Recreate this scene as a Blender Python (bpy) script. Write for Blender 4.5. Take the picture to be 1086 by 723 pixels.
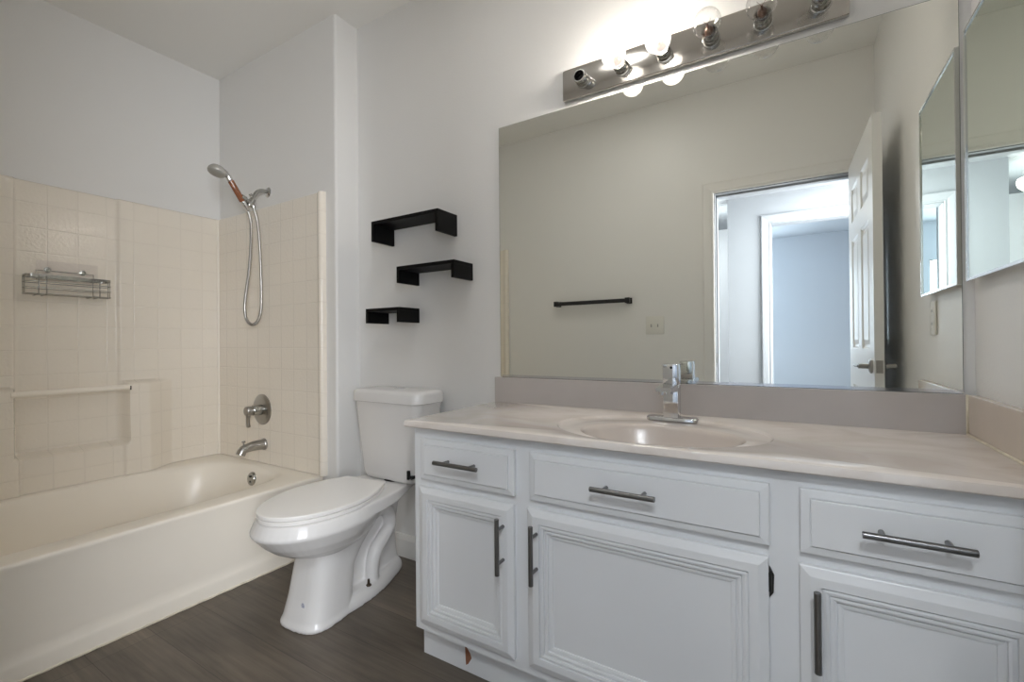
import bpy, bmesh, math, random
from mathutils import Vector, Matrix
random.seed(4)
PI = math.pi
for _o in list(bpy.data.objects):
    bpy.data.objects.remove(_o)
S = bpy.context.scene
COL = S.collection

# ------------------------------------------------------------------ camera
cam_d = bpy.data.cameras.new('camera')
cam = bpy.data.objects.new('camera', cam_d); COL.objects.link(cam)
S.camera = cam
FPX = 488.99
cam_d.sensor_fit = 'HORIZONTAL'; cam_d.sensor_width = 36.0
cam_d.lens = FPX / 1086.0 * 36.0
cam_d.clip_start = 0.02
yaw, pit, rol = math.radians(31.373), math.radians(0.264), math.radians(-0.487)
fwd = Vector((-math.sin(yaw)*math.cos(pit), math.cos(yaw)*math.cos(pit), math.sin(pit)))
rgt = Vector((math.cos(yaw), math.sin(yaw), 0)); upv = rgt.cross(fwd)
r2 = rgt*math.cos(rol) + upv*math.sin(rol)
u2 = -rgt*math.sin(rol) + upv*math.cos(rol)
M = Matrix((r2, u2, -fwd)).transposed().to_4x4()
M.translation = Vector((1.9112, -1.6832, 1.0549))
cam.matrix_world = M

# ------------------------------------------------------------------ view, world, lights
S.view_settings.view_transform = 'Standard'
S.view_settings.look = 'None'
S.view_settings.gamma = 1.0
S.view_settings.use_curve_mapping = False
S.view_settings.exposure = 0.72
S.cycles.max_bounces = 14
S.cycles.diffuse_bounces = 7
S.cycles.glossy_bounces = 8
S.cycles.transparent_max_bounces = 16
S.cycles.use_denoising = True
S.cycles.sample_clamp_indirect = 6.0
S.cycles.caustics_reflective = True
S.cycles.blur_glossy = 0.6
S.cycles.caustics_refractive = False

BULB_W, HALL_W, WIN_W, HALLWIN_W, CEIL_W = 9.0, 12.5, 43.0, 90.0, 1.5
BULB_C, HALL_C, WIN_C = (1.0, 0.92, 0.83), (0.90, 0.95, 1.0), (0.72, 0.86, 1.0)

wd = bpy.data.worlds.new('sky'); S.world = wd; wd.use_nodes = True
bg = wd.node_tree.nodes['Background']
bg.inputs['Color'].default_value = (0.62, 0.80, 1.0, 1); bg.inputs['Strength'].default_value = 2.2

def add_light(name, kind, loc, power, colour, parent=None, rot=None, **kw):
    l = bpy.data.lights.new(name, kind); l.energy = power; l.color = colour
    for k, v in kw.items(): setattr(l, k, v)
    o = bpy.data.objects.new(name, l); COL.objects.link(o); o.location = loc
    if rot: o.rotation_euler = rot
    if parent: o.parent = parent
    return o
# daylight coming in through the bedroom window far behind the doorway
add_light('window_daylight', 'AREA', (0.80, -5.27, 1.45), WIN_W, WIN_C, rot=(PI/2, 0, 0),
          shape='RECTANGLE', size=1.1, size_y=1.0)

# added daylight: unseen window assumed at the right-hand end of the hall, slanting in through the bathroom door
add_light('added_hall_daylight', 'AREA', (3.06, -2.27, 1.45), HALLWIN_W, (0.95, 0.965, 1.0), rot=(0, PI/2, 0),
          shape='RECTANGLE', size=1.1, size_y=0.8)

# ------------------------------------------------------------------ materials
def nd(nt, t, **kw):
    n = nt.nodes.new(t)
    for k, v in kw.items(): setattr(n, k, v)
    return n
def new_mat(name):
    m = bpy.data.materials.new(name); m.use_nodes = True
    return m, m.node_tree, m.node_tree.nodes['Principled BSDF']
def add_noise_bump(nt, b, scale, strength, dist=0.002, detail=2.0):
    tc = nd(nt, 'ShaderNodeTexCoord'); no = nd(nt, 'ShaderNodeTexNoise')
    no.inputs['Scale'].default_value = scale; no.inputs['Detail'].default_value = detail
    bu = nd(nt, 'ShaderNodeBump'); bu.inputs['Strength'].default_value = strength; bu.inputs['Distance'].default_value = dist
    nt.links.new(tc.outputs['Object'], no.inputs['Vector'])
    nt.links.new(no.outputs['Fac'], bu.inputs['Height'])
    nt.links.new(bu.outputs['Normal'], b.inputs['Normal'])
    return tc, no, bu
def plain(name, col, rough=0.5, metal=0.0, spec=0.5, bump=None, var=0.0, varscale=6.0, coat=0.0):
    m, nt, b = new_mat(name)
    b.inputs['Base Color'].default_value = (*col, 1); b.inputs['Roughness'].default_value = rough
    b.inputs['Metallic'].default_value = metal; b.inputs['Specular IOR Level'].default_value = spec
    b.inputs['Coat Weight'].default_value = coat
    if bump: add_noise_bump(nt, b, *bump)
    if var:
        tc = nd(nt, 'ShaderNodeTexCoord'); no = nd(nt, 'ShaderNodeTexNoise'); no.inputs['Scale'].default_value = varscale
        no.inputs['Detail'].default_value = 4
        cr = nd(nt, 'ShaderNodeValToRGB')
        cr.color_ramp.elements[0].color = (*[c*(1-var) for c in col], 1)
        cr.color_ramp.elements[1].color = (*[min(1, c*(1+var)) for c in col], 1)
        cr.color_ramp.elements[0].position = 0.3; cr.color_ramp.elements[1].position = 0.7
        nt.links.new(tc.outputs['Object'], no.inputs['Vector']); nt.links.new(no.outputs['Fac'], cr.inputs['Fac'])
        nt.links.new(cr.outputs['Color'], b.inputs['Base Color'])
    return m
def facing_reflect(nt, lo=0.05, hi=0.75, power=3.0):
    lw = nd(nt, 'ShaderNodeLayerWeight'); lw.inputs['Blend'].default_value = 0.5
    pw = nd(nt, 'ShaderNodeMath', operation='POWER'); pw.inputs[1].default_value = power
    mr = nd(nt, 'ShaderNodeMapRange'); mr.inputs['To Min'].default_value = lo; mr.inputs['To Max'].default_value = hi
    nt.links.new(lw.outputs['Facing'], pw.inputs[0]); nt.links.new(pw.outputs[0], mr.inputs['Value'])
    return mr.outputs['Result']
def glass(name, tint=(1, 1, 1), rough=0.0, lo=0.05, hi=0.75):
    m = bpy.data.materials.new(name); m.use_nodes = True; nt = m.node_tree; nt.nodes.clear()
    out = nd(nt, 'ShaderNodeOutputMaterial'); mix = nd(nt, 'ShaderNodeMixShader')
    tr = nd(nt, 'ShaderNodeBsdfTransparent'); gl = nd(nt, 'ShaderNodeBsdfGlossy')
    tr.inputs['Color'].default_value = (*tint, 1); gl.inputs['Roughness'].default_value = rough
    nt.links.new(facing_reflect(nt, lo, hi), mix.inputs[0]); nt.links.new(tr.outputs[0], mix.inputs[1]); nt.links.new(gl.outputs[0], mix.inputs[2])
    nt.links.new(mix.outputs[0], out.inputs['Surface'])
    return m
def emitter(name, col, strength):
    m = bpy.data.materials.new(name); m.use_nodes = True; nt = m.node_tree; nt.nodes.clear()
    out = nd(nt, 'ShaderNodeOutputMaterial'); e = nd(nt, 'ShaderNodeEmission')
    e.inputs['Color'].default_value = (*col, 1); e.inputs['Strength'].default_value = strength
    nt.links.new(e.outputs[0], out.inputs['Surface'])
    return m
def mirror_mat(name, col):
    m = bpy.data.materials.new(name); m.use_nodes = True; nt = m.node_tree; nt.nodes.clear()
    out = nd(nt, 'ShaderNodeOutputMaterial'); g = nd(nt, 'ShaderNodeBsdfGlossy')
    g.inputs['Color'].default_value = (*col, 1); g.inputs['Roughness'].default_value = 0.0
    nt.links.new(g.outputs[0], out.inputs['Surface'])
    return m

M_WALL = plain('wall_paint', (0.78, 0.775, 0.76), 0.42, bump=(150, 0.32, 0.002))
M_CEIL = plain('ceiling_paint', (0.83, 0.825, 0.80), 0.75, bump=(160, 0.25, 0.002))
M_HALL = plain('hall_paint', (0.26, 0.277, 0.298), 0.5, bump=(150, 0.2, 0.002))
M_BED = plain('lightened_paint', (0.66, 0.68, 0.71), 0.5, bump=(150, 0.2, 0.002))  # hall paint lightened to brighten the bedroom and the passage
M_CASING = plain('casing_paint', (0.76, 0.75, 0.73), 0.35)
M_HTRIM = plain('darkened_trim_paint', (0.28, 0.295, 0.315), 0.4)  # trim paint darkened to hold back the strong hall light
M_TRIM = plain('trim_paint', (0.76, 0.75, 0.72), 0.3)
M_DOOR = plain('door_paint', (0.76, 0.76, 0.75), 0.28, bump=(90, 0.06, 0.002))
M_CAB = plain('cabinet_paint', (0.74, 0.75, 0.76), 0.32, bump=(60, 0.03, 0.002, 3.0))
M_PORC = plain('porcelain', (0.72, 0.71, 0.70), 0.24)
M_SEAT = plain('seat_plastic', (0.86, 0.845, 0.82), 0.25)
M_TUB = plain('tub_acrylic', (0.90, 0.845, 0.75), 0.30, var=0.02, varscale=3)
M_CHROME = plain('chrome', (0.72, 0.73, 0.74), 0.09, 1.0)
M_DCHROME = plain('worn_chrome', (0.42, 0.42, 0.40), 0.18, 1.0)
M_NICKEL = plain('brushed_nickel', (0.40, 0.39, 0.37), 0.30, 1.0)
M_PULL = plain('brushed_steel', (0.22, 0.22, 0.22), 0.30, 1.0)
M_BAR = plain('polished_steel', (0.52, 0.50, 0.47), 0.13, 1.0)
M_BLACK = plain('black_lacquer', (0.003, 0.003, 0.003), 0.5, 0.0, 0.16, bump=(40, 0.15, 0.002))
M_BLACKM = plain('black_metal', (0.008, 0.008, 0.009), 0.35)
M_RUBBER = plain('black_rubber', (0.006, 0.006, 0.006), 0.6)
M_CAULK = plain('caulk', (0.74, 0.68, 0.55), 0.6, var=0.12, varscale=30)
M_AMBER = plain('amber_handle', (0.23, 0.078, 0.030), 0.15, coat=0.6)
M_HEAD = plain('smoky_head', (0.46, 0.45, 0.42), 0.2, 0.4)
M_MIRROR = mirror_mat('silvered_mirror', (0.92, 0.93, 0.88))
M_MIRROR2 = mirror_mat('cabinet_mirror', (0.81, 0.86, 0.81))
M_EDGE = plain('mirror_edge', (0.10, 0.12, 0.10), 0.2)
M_WOOD = plain('bare_wood', (0.24, 0.10, 0.055), 0.7, var=0.25, varscale=60)
M_HINGE = plain('worn_black_hinge', (0.05, 0.05, 0.048), 0.35, 0.7)
M_PLATE = plain('cover_plate', (0.74, 0.73, 0.68), 0.35)
M_DARK = plain('dark_hole', (0.015, 0.014, 0.013), 0.6)
M_COPPER = plain('stem_copper', (0.11, 0.055, 0.035), 0.35, 0.3)
M_GLASS = glass('clear_glass', (0.95, 0.95, 0.95), 0.0, 0.07, 0.95)
M_CLEARP = glass('clear_plastic', (0.975, 0.97, 0.975), 0.08, 0.03, 0.2)
M_PANE = glass('window_glass', (0.95, 0.97, 1.0))
M_FIL = emitter('filament_glow', (1.0, 0.93, 0.82), 45)
M_DOME = emitter('lit_dome', (0.92, 0.97, 1.0), 26)
M_LENS = emitter('fill_lens', (0.97, 0.98, 1.0), 4)  # glow for the lenses of the added fill lights
M_MARK = plain('grey_blue_print', (0.34, 0.36, 0.47), 0.4)
M_SHADE = plain('blue_shade', (0.30, 0.52, 0.75), 0.7)

# lit bulb envelope: clear glass with the glow of the hot filament gas
def lit_glass():
    m = bpy.data.materials.new('lit_glass'); m.use_nodes = True; nt = m.node_tree; nt.nodes.clear()
    out = nd(nt, 'ShaderNodeOutputMaterial'); add = nd(nt, 'ShaderNodeAddShader'); mix = nd(nt, 'ShaderNodeMixShader')
    tr = nd(nt, 'ShaderNodeBsdfTransparent'); gl = nd(nt, 'ShaderNodeBsdfGlossy')
    e = nd(nt, 'ShaderNodeEmission'); e.inputs['Color'].default_value = (1, .95, .88, 1); e.inputs['Strength'].default_value = 0.42
    gl.inputs['Roughness'].default_value = 0.0
    nt.links.new(facing_reflect(nt), mix.inputs[0]); nt.links.new(tr.outputs[0], mix.inputs[1]); nt.links.new(gl.outputs[0], mix.inputs[2])
    nt.links.new(mix.outputs[0], add.inputs[0]); nt.links.new(e.outputs[0], add.inputs[1])
    nt.links.new(add.outputs[0], out.inputs['Surface'])
    return m
M_LITGLASS = lit_glass()

# moulded tile pattern; axis = the horizontal axis of the panel
def tile_mat(name, axis, col, ph, pv, rough=0.13):
    m, nt, b = new_mat(name)
    b.inputs['Roughness'].default_value = rough
    tc = nd(nt, 'ShaderNodeTexCoord'); sp = nd(nt, 'ShaderNodeSeparateXYZ'); cb = nd(nt, 'ShaderNodeCombineXYZ')
    nt.links.new(tc.outputs['Object'], sp.inputs[0])
    nt.links.new(sp.outputs[axis], cb.inputs[0]); nt.links.new(sp.outputs[2], cb.inputs[1])
    mp = nd(nt, 'ShaderNodeMapping'); mp.inputs['Location'].default_value = (ph, pv, 0)
    nt.links.new(cb.outputs[0], mp.inputs[0])
    br = nd(nt, 'ShaderNodeTexBrick'); br.offset = 0.0; br.squash = 1.0
    br.inputs['Scale'].default_value = 1.0; br.inputs['Brick Width'].default_value = 0.1135; br.inputs['Row Height'].default_value = 0.1175
    br.inputs['Mortar Size'].default_value = 0.0042; br.inputs['Mortar Smooth'].default_value = 0.9
    br.inputs['Color1'].default_value = (*col, 1); br.inputs['Color2'].default_value = (*[c*0.985 for c in col], 1)
    br.inputs['Mortar'].default_value = (*[c*0.955 for c in col], 1)
    nt.links.new(mp.outputs[0], br.inputs['Vector']); nt.links.new(br.outputs['Color'], b.inputs['Base Color'])
    b1 = nd(nt, 'ShaderNodeBump'); b1.inputs['Strength'].default_value = 0.5; b1.inputs['Distance'].default_value = 0.002; b1.invert = True
    nt.links.new(br.outputs['Fac'], b1.inputs['Height'])
    no = nd(nt, 'ShaderNodeTexNoise'); no.inputs['Scale'].default_value = 75; no.inputs['Detail'].default_value = 1.5
    nt.links.new(tc.outputs['Object'], no.inputs['Vector'])
    b2 = nd(nt, 'ShaderNodeBump'); b2.inputs['Strength'].default_value = 0.4; b2.inputs['Distance'].default_value = 0.003
    nt.links.new(no.outputs['Fac'], b2.inputs['Height']); nt.links.new(b1.outputs['Normal'], b2.inputs['Normal'])
    nt.links.new(b2.outputs['Normal'], b.inputs['Normal'])
    return m
TILE = (0.86, 0.80, 0.705)
M_TILEY = tile_mat('moulded_tile_long_side', 1, TILE, 1.058, -0.922+0.1175*8)
M_TILEX = tile_mat('moulded_tile_end', 0, TILE, 1.2, -0.922+0.1175*8)

def floor_mat():
    m, nt, b = new_mat('vinyl_plank')
    tc = nd(nt, 'ShaderNodeTexCoord')
    mp = nd(nt, 'ShaderNodeMapping'); mp.inputs['Location'].default_value = (0.86, 0.02+0.18*4, 0)
    nt.links.new(tc.outputs['Object'], mp.inputs[0])
    br = nd(nt, 'ShaderNodeTexBrick'); br.offset = 0.37; br.offset_frequency = 1
    br.inputs['Scale'].default_value = 1.0; br.inputs['Brick Width'].default_value = 1.22; br.inputs['Row Height'].default_value = 0.18
    br.inputs['Mortar Size'].default_value = 0.0010; br.inputs['Mortar Smooth'].default_value = 0.3
    br.inputs['Color1'].default_value = (0.100, 0.082, 0.063, 1); br.inputs['Color2'].default_value = (0.138, 0.114, 0.088, 1)
    br.inputs['Mortar'].default_value = (0.042, 0.034, 0.027, 1)
    nt.links.new(mp.outputs[0], br.inputs['Vector'])
    mg = nd(nt, 'ShaderNodeMapping'); mg.inputs['Scale'].default_value = (3.0, 60.0, 1.0)
    nt.links.new(tc.outputs['Object'], mg.inputs[0])
    no = nd(nt, 'ShaderNodeTexNoise'); no.inputs['Scale'].default_value = 1.0; no.inputs['Detail'].default_value = 6; no.inputs['Roughness'].default_value = 0.65
    nt.links.new(mg.outputs[0], no.inputs['Vector'])
    m2 = nd(nt, 'ShaderNodeMapping'); m2.inputs['Scale'].default_value = (2.2, 7.0, 1.0)
    nt.links.new(tc.outputs['Object'], m2.inputs[0])
    n2 = nd(nt, 'ShaderNodeTexNoise'); n2.inputs['Scale'].default_value = 1.0; n2.inputs['Detail'].default_value = 3
    nt.links.new(m2.outputs[0], n2.inputs['Vector'])
    ad = nd(nt, 'ShaderNodeMath', operation='ADD'); nt.links.new(no.outputs['Fac'], ad.inputs[0]); nt.links.new(n2.outputs['Fac'], ad.inputs[1])
    mr = nd(nt, 'ShaderNodeMapRange'); mr.inputs['From Min'].default_value = 0.7; mr.inputs['From Max'].default_value = 1.35
    mr.inputs['To Min'].default_value = 0.62; mr.inputs['To Max'].default_value = 1.55
    nt.links.new(ad.outputs[0], mr.inputs['Value'])
    mx = nd(nt, 'ShaderNodeVectorMath', operation='SCALE')
    nt.links.new(br.outputs['Color'], mx.inputs[0]); nt.links.new(mr.outputs['Result'], mx.inputs['Scale'])
    nt.links.new(mx.outputs[0], b.inputs['Base Color'])
    b.inputs['Roughness'].default_value = 0.42
    bu = nd(nt, 'ShaderNodeBump'); bu.inputs['Strength'].default_value = 0.25; bu.inputs['Distance'].default_value = 0.001
    nt.links.new(no.outputs['Fac'], bu.inputs['Height']); nt.links.new(bu.outputs['Normal'], b.inputs['Normal'])
    return m
M_FLOOR = floor_mat()

def marble_mat():
    m, nt, b = new_mat('cultured_marble')
    tc = nd(nt, 'ShaderNodeTexCoord')
    mp = nd(nt, 'ShaderNodeMapping'); mp.inputs['Scale'].default_value = (2.2, 3.0, 3.0)
    nt.links.new(tc.outputs['Object'], mp.inputs[0])
    no = nd(nt, 'ShaderNodeTexNoise'); no.inputs['Scale'].default_value = 2.1; no.inputs['Detail'].default_value = 5
    no.inputs['Distortion'].default_value = 1.3
    nt.links.new(mp.outputs[0], no.inputs['Vector'])
    cr = nd(nt, 'ShaderNodeValToRGB'); e = cr.color_ramp.elements
    e[0].position = 0.36; e[0].color = (0.65, 0.585, 0.53, 1); e[1].position = 0.62; e[1].color = (0.74, 0.685, 0.64, 1)
    nt.links.new(no.outputs['Fac'], cr.inputs['Fac']); nt.links.new(cr.outputs['Color'], b.inputs['Base Color'])
    b.inputs['Roughness'].default_value = 0.06
    return m
M_MARBLE = marble_mat()
M_BASIN = plain('basin_marble', (0.60, 0.535, 0.485), 0.2)
M_SPLASH = plain('splash_marble', (0.50, 0.465, 0.445), 0.14, var=0.05, varscale=4)
M_SIDESP = plain('side_splash_marble', (0.63, 0.55, 0.47), 0.16, var=0.05, varscale=4)

# ------------------------------------------------------------------ mesh helpers
def obj(name, bm, mat, parent=None, smooth=False, angle=None):
    bmesh.ops.recalc_face_normals(bm, faces=bm.faces[:])
    me = bpy.data.meshes.new(name); bm.to_mesh(me); bm.free()
    if smooth:
        if angle: me.shade_smooth(); me.set_sharp_from_angle(angle=math.radians(angle))
        else: me.shade_smooth()
    me.materials.append(mat)
    o = bpy.data.objects.new(name, me); COL.objects.link(o)
    if parent: o.parent = parent
    return o
def thing(name, label, cat, group=None):
    o = bpy.data.objects.new(name, None); COL.objects.link(o)
    o.empty_display_size = 0.05
    o['label'] = label; o['category'] = cat
    if group: o['group'] = group
    return o
def tag(o, label, cat, group=None):
    o['label'] = label; o['category'] = cat
    if group: o['group'] = group
    return o
def struct(name, bm, mat, parent=None, smooth=False, angle=None, label=None, cat=None):
    o = obj(name, bm, mat, parent, smooth, angle); o['kind'] = 'structure'
    if label: o['label'] = label; o['category'] = cat
    return o
def rebase(root, loc):
    """move an Empty to the foot of its thing, its parts stay where they are"""
    loc = Vector(loc); root.location = loc
    for c in root.children:
        c.matrix_parent_inverse = Matrix.Translation(-loc)
def box(bm, x0, x1, y0, y1, z0, z1, bev=0.0, seg=2):
    v = [bm.verts.new((x, y, z)) for x in (x0, x1) for y in (y0, y1) for z in (z0, z1)]
    q = [(0,1,3,2), (4,6,7,5), (0,4,5,1), (2,3,7,6), (0,2,6,4), (1,5,7,3)]
    f = [bm.faces.new([v[i] for i in k]) for k in q]
    if bev:
        es = list({e for g in f for e in g.edges})
        bmesh.ops.bevel(bm, geom=es, offset=bev, segments=seg, profile=0.5, affect='EDGES')
def B(*a, **k):
    bm = bmesh.new(); box(bm, *a, **k); return bm
def frame_axes(d):
    d = d.normalized(); a = Vector((0, 0, 1)) if abs(d.z) < 0.9 else Vector((1, 0, 0))
    s = d.cross(a).normalized(); return s, s.cross(d).normalized()
def smooth_path(pts, n=6, closed=False):
    P = [Vector(p) for p in pts]; out = []
    m = len(P)
    for i in range(m if closed else m-1):
        if closed: p0, p1, p2, p3 = P[(i-1) % m], P[i], P[(i+1) % m], P[(i+2) % m]
        else: p0, p1, p2, p3 = P[max(i-1, 0)], P[i], P[i+1], P[min(i+2, m-1)]
        for k in range(n):
            t = k/n
            out.append(0.5*((2*p1)+(p2-p0)*t+(2*p0-5*p1+4*p2-p3)*t*t+(3*p1-p0-3*p2+p3)*t**3))
    if not closed: out.append(P[-1])
    return out
def tube(bm, pts, r, seg=10, closed=False, cap=True, flat=None):
    """sweep a circle (radius r, number or list) along points; flat=(a,b) makes an elliptical section"""
    P = [Vector(p) for p in pts]; n = len(P); rings = []
    prev = None
    for i, p in enumerate(P):
        if closed: d = P[(i+1) % n]-P[i-1]
        else: d = P[min(i+1, n-1)]-P[max(i-1, 0)]
        d.normalize()
        if prev is None: s, t = frame_axes(d)
        else:
            s = (prev - d*prev.dot(d)).normalized(); t = s.cross(d).normalized()
        prev = s
        rr = r[i] if isinstance(r, (list, tuple)) else r
        a, b = (rr, rr) if flat is None else (rr*flat[0], rr*flat[1])
        rings.append([bm.verts.new(p + s*math.cos(2*PI*k/seg)*a + t*math.sin(2*PI*k/seg)*b) for k in range(seg)])
    for i in range(n if closed else n-1):
        A, C = rings[i], rings[(i+1) % n]
        for k in range(seg): bm.faces.new((A[k], A[(k+1) % seg], C[(k+1) % seg], C[k]))
    if cap and not closed:
        bm.faces.new(rings[0]); bm.faces.new(rings[-1])
def T(*a, **k):
    bm = bmesh.new(); tube(bm, *a, **k); return bm
def lathe(bm, origin, axis, prof, seg=24, cap0=True, cap1=True):
    """prof = [(distance along axis, radius)]"""
    o = Vector(origin); d = Vector(axis).normalized(); s, t = frame_axes(d); rings = []
    for h, r in prof:
        r = max(r, 1e-4)
        rings.append([bm.verts.new(o + d*h + s*math.cos(2*PI*k/seg)*r + t*math.sin(2*PI*k/seg)*r) for k in range(seg)])
    for A, C in zip(rings, rings[1:]):
        for k in range(seg): bm.faces.new((A[k], A[(k+1) % seg], C[(k+1) % seg], C[k]))
    if cap0: bm.faces.new(rings[0])
    if cap1: bm.faces.new(rings[-1])
def L(*a, **k):
    bm = bmesh.new(); lathe(bm, *a, **k); return bm
def loft(bm, rings, cap0=True, cap1=True):
    R = [[bm.verts.new(p) for p in r] for r in rings]; n = len(R[0])
    for A, C in zip(R, R[1:]):
        for k in range(n): bm.faces.new((A[k], A[(k+1) % n], C[(k+1) % n], C[k]))
    if cap0: bm.faces.new(R[0])
    if cap1: bm.faces.new(R[-1])
    return R
def grid(bm, rows):
    R = [[bm.verts.new(p) for p in r] for r in rows]
    for A, C in zip(R, R[1:]):
        for k in range(len(A)-1): bm.faces.new((A[k], A[k+1], C[k+1], C[k]))
def sstep(a, b, x):
    t = max(0.0, min(1.0, (x-a)/(b-a))); return t*t*(3-2*t)
def rrect(x0, x1, y0, y1, z, r, n=6):
    out = []
    for cx, cy, a0 in ((x1-r, y1-r, 0), (x0+r, y1-r, PI/2), (x0+r, y0+r, PI), (x1-r, y0+r, 1.5*PI)):
        for k in range(n+1):
            a = a0 + PI/2*k/n; out.append((cx+math.cos(a)*r, cy+math.sin(a)*r, z))
    return out

# ------------------------------------------------------------------ the room
XL, XR, XC, YF, ZC, YP = -1.2, -0.0735, 2.3236, -1.6673, 2.7466, -0.143
struct('floor', B(-1.3, 3.4, -5.5, 0.12, -0.06, 0.0), M_FLOOR)
struct('ceiling', B(XL-0.1, XC+0.1, YF-0.12, 0.12, ZC, ZC+0.08), M_CEIL)
struct('wall_left', B(XL-0.1, XL, YF-0.12, 0.12, 0, ZC), M_WALL)
struct('wall_back', B(XR-0.02, XC+0.1, 0, 0.12, 0, ZC), M_WALL)
bm = bmesh.new()
pts = [(XL, YP), (XR-0.014, YP)] + [(XR-0.014+0.014*math.sin(a), YP+0.014-0.014*math.cos(a)) for a in [PI/2*k/6 for k in range(1, 7)]] + [(XR, 0.05), (XL, 0.05)]
lo = [bm.verts.new((x, y, 0)) for x, y in pts]; hi = [bm.verts.new((x, y, ZC)) for x, y in pts]
bm.faces.new(lo); bm.faces.new(hi)
for k in range(len(pts)):
    bm.faces.new((lo[k], lo[(k+1) % len(pts)], hi[(k+1) % len(pts)], hi[k]))
struct('wall_shower', bm, M_WALL, smooth=True, angle=25)
struct('wall_right', B(XC, XC+0.1, YF-0.12, 0.12, 0, ZC), M_WALL)
DX0, DX1, DZ = 1.455, 2.255, 2.055          # rough opening of the doorway
def wall_with_hole(y0, y1, x0, x1, z1, hx0, hx1, hz1, hz0=0.0):
    bm = bmesh.new()
    box(bm, x0, hx0, y0, y1, 0, z1); box(bm, hx1, x1, y0, y1, 0, z1); box(bm, hx0, hx1, y0, y1, hz1, z1)
    if hz0 > 0: box(bm, hx0, hx1, y0, y1, 0, hz0)
    return bm
struct('wall_front', wall_with_hole(YF-0.12, YF, XL, XC, ZC, DX0, DX1, DZ), M_WALL)
# door lining and casings (a moulded profile mitred round three sides of the opening)
CASING = [(0.0, 0.0), (0.0, 0.010), (0.004, 0.013), (0.018, 0.011), (0.024, 0.013), (0.050, 0.016), (0.064, 0.017), (0.071, 0.014), (0.073, 0.0)]
def casing(bm, xa, xb, zt, y, sg, zb=0.0):
    rows = []
    for a, h in CASING:
        yy = y + sg*(h+0.0004)
        rows.append([(xa-a, yy, zb), (xa-a, yy, zt+a), (xb+a, yy, zt+a), (xb+a, yy, zb)])
    grid(bm, rows)
bm = bmesh.new()
casing(bm, DX0+0.012, DX1-0.012, DZ-0.012, YF, 1); casing(bm, DX0+0.012, DX1-0.012, DZ-0.012, YF-0.12, -1)
struct('trim_1', bm, M_CASING)
bm = bmesh.new()
box(bm, DX0, DX0+0.018, YF-0.12, YF, 0, DZ-0.018); box(bm, DX1-0.018, DX1, YF-0.12, YF, 0, DZ-0.018)
box(bm, DX0, DX1, YF-0.12, YF, DZ-0.018, DZ)
box(bm, DX0+0.018, DX0+0.026, YF-0.085, YF-0.040, 0, DZ-0.018); box(bm, DX0+0.018, DX1-0.018, YF-0.085, YF-0.040, DZ-0.030, DZ-0.018)
lin = struct('trim_2', bm, M_HTRIM)
obj('strike_plate', B(DX0+0.018, DX0+0.0195, YF-0.036, YF-0.008, 0.91, 0.97, 0.0005), M_NICKEL, lin)
# baseboard with a moulded top
def baseboard(name, p0, p1, inward):
    bm = bmesh.new(); i = Vector(inward); prof = [(0, 0), (0.014, 0), (0.014, 0.086), (0.010, 0.100), (0.006, 0.108), (0, 0.110)]
    A = [bm.verts.new(Vector(p0)+i*a+Vector((0, 0, z))) for a, z in prof]; C = [bm.verts.new(Vector(p1)+i*a+Vector((0, 0, z))) for a, z in prof]
    for k in range(len(prof)): bm.faces.new((A[k], A[(k+1) % len(prof)], C[(k+1) % len(prof)], C[k]))
    bm.faces.new(A); bm.faces.new(C)
    return struct(name, bm, M_TRIM)
baseboard('baseboard_back', (XR, 0, 0), (0.826, 0, 0), (0, -1, 0))
baseboard('baseboard_front', (-0.15, YF, 0), (DX0-0.06, YF, 0), (0, 1, 0))

# ------------------------------------------------------------------ hall and bedroom beyond the doorway
HY = -2.75; HZ = 2.29
HX0, HX1, HDZ = 1.747, 2.52, 2.05
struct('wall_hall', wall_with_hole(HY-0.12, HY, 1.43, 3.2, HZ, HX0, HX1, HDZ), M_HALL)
struct('wall_hall_near', B(-1.3, XL-0.1, YF-0.12, YF, 0, HZ), M_HALL)
bm = bmesh.new()
box(bm, 3.1, 3.2, HY, -2.69, 0, HZ); box(bm, 3.1, 3.2, -1.85, YF-0.12, 0, HZ); box(bm, 3.1, 3.2, -2.69, -1.85, 0, 0.88); box(bm, 3.1, 3.2, -2.69, -1.85, 2.02, HZ)
struct('wall_hall_right', bm, M_HALL)
bm = bmesh.new()
box(bm, 3.12, 3.18, -2.69, -2.65, 0.88, 2.02); box(bm, 3.12, 3.18, -1.89, -1.85, 0.88, 2.02); box(bm, 3.12, 3.18, -2.65, -1.89, 0.88, 0.92); box(bm, 3.12, 3.18, -2.65, -1.89, 1.98, 2.02); box(bm, 3.13, 3.17, -2.65, -1.89, 1.43, 1.46)
w2 = struct('added_hall_window', bm, M_TRIM)  # assumed window, added so light reaches the tub apron through the doorway
obj('pane', B(3.148, 3.152, -2.65, -1.89, 0.92, 1.98), M_PANE, w2)
bm = bmesh.new(); box(bm, XC+0.0, 3.2, YF-0.12, YF, 0, HZ)
struct('wall_hall_front', bm, M_HALL)
struct('wall_hall_left', B(0.0, 0.1, -3.9, YF-0.12, 0, HZ), M_BED)
struct('wall_passage', B(1.43, 1.55, -3.9, HY-0.12, 0, HZ), M_BED)  # lighter colour than the hall walls, stands in for more light here
struct('wall_passage_end', B(0.0, 1.55, -4.0, -3.9, 0, HZ), M_BED)
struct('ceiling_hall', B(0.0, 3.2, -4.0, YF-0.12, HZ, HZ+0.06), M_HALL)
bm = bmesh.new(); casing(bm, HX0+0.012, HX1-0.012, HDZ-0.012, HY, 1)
box(bm, HX0, HX0+0.018, HY-0.12, HY, 0, HDZ); box(bm, HX1-0.018, HX1, HY-0.12, HY, 0, HDZ); box(bm, HX0, HX1, HY-0.12, HY, HDZ-0.018, HDZ)
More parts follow.
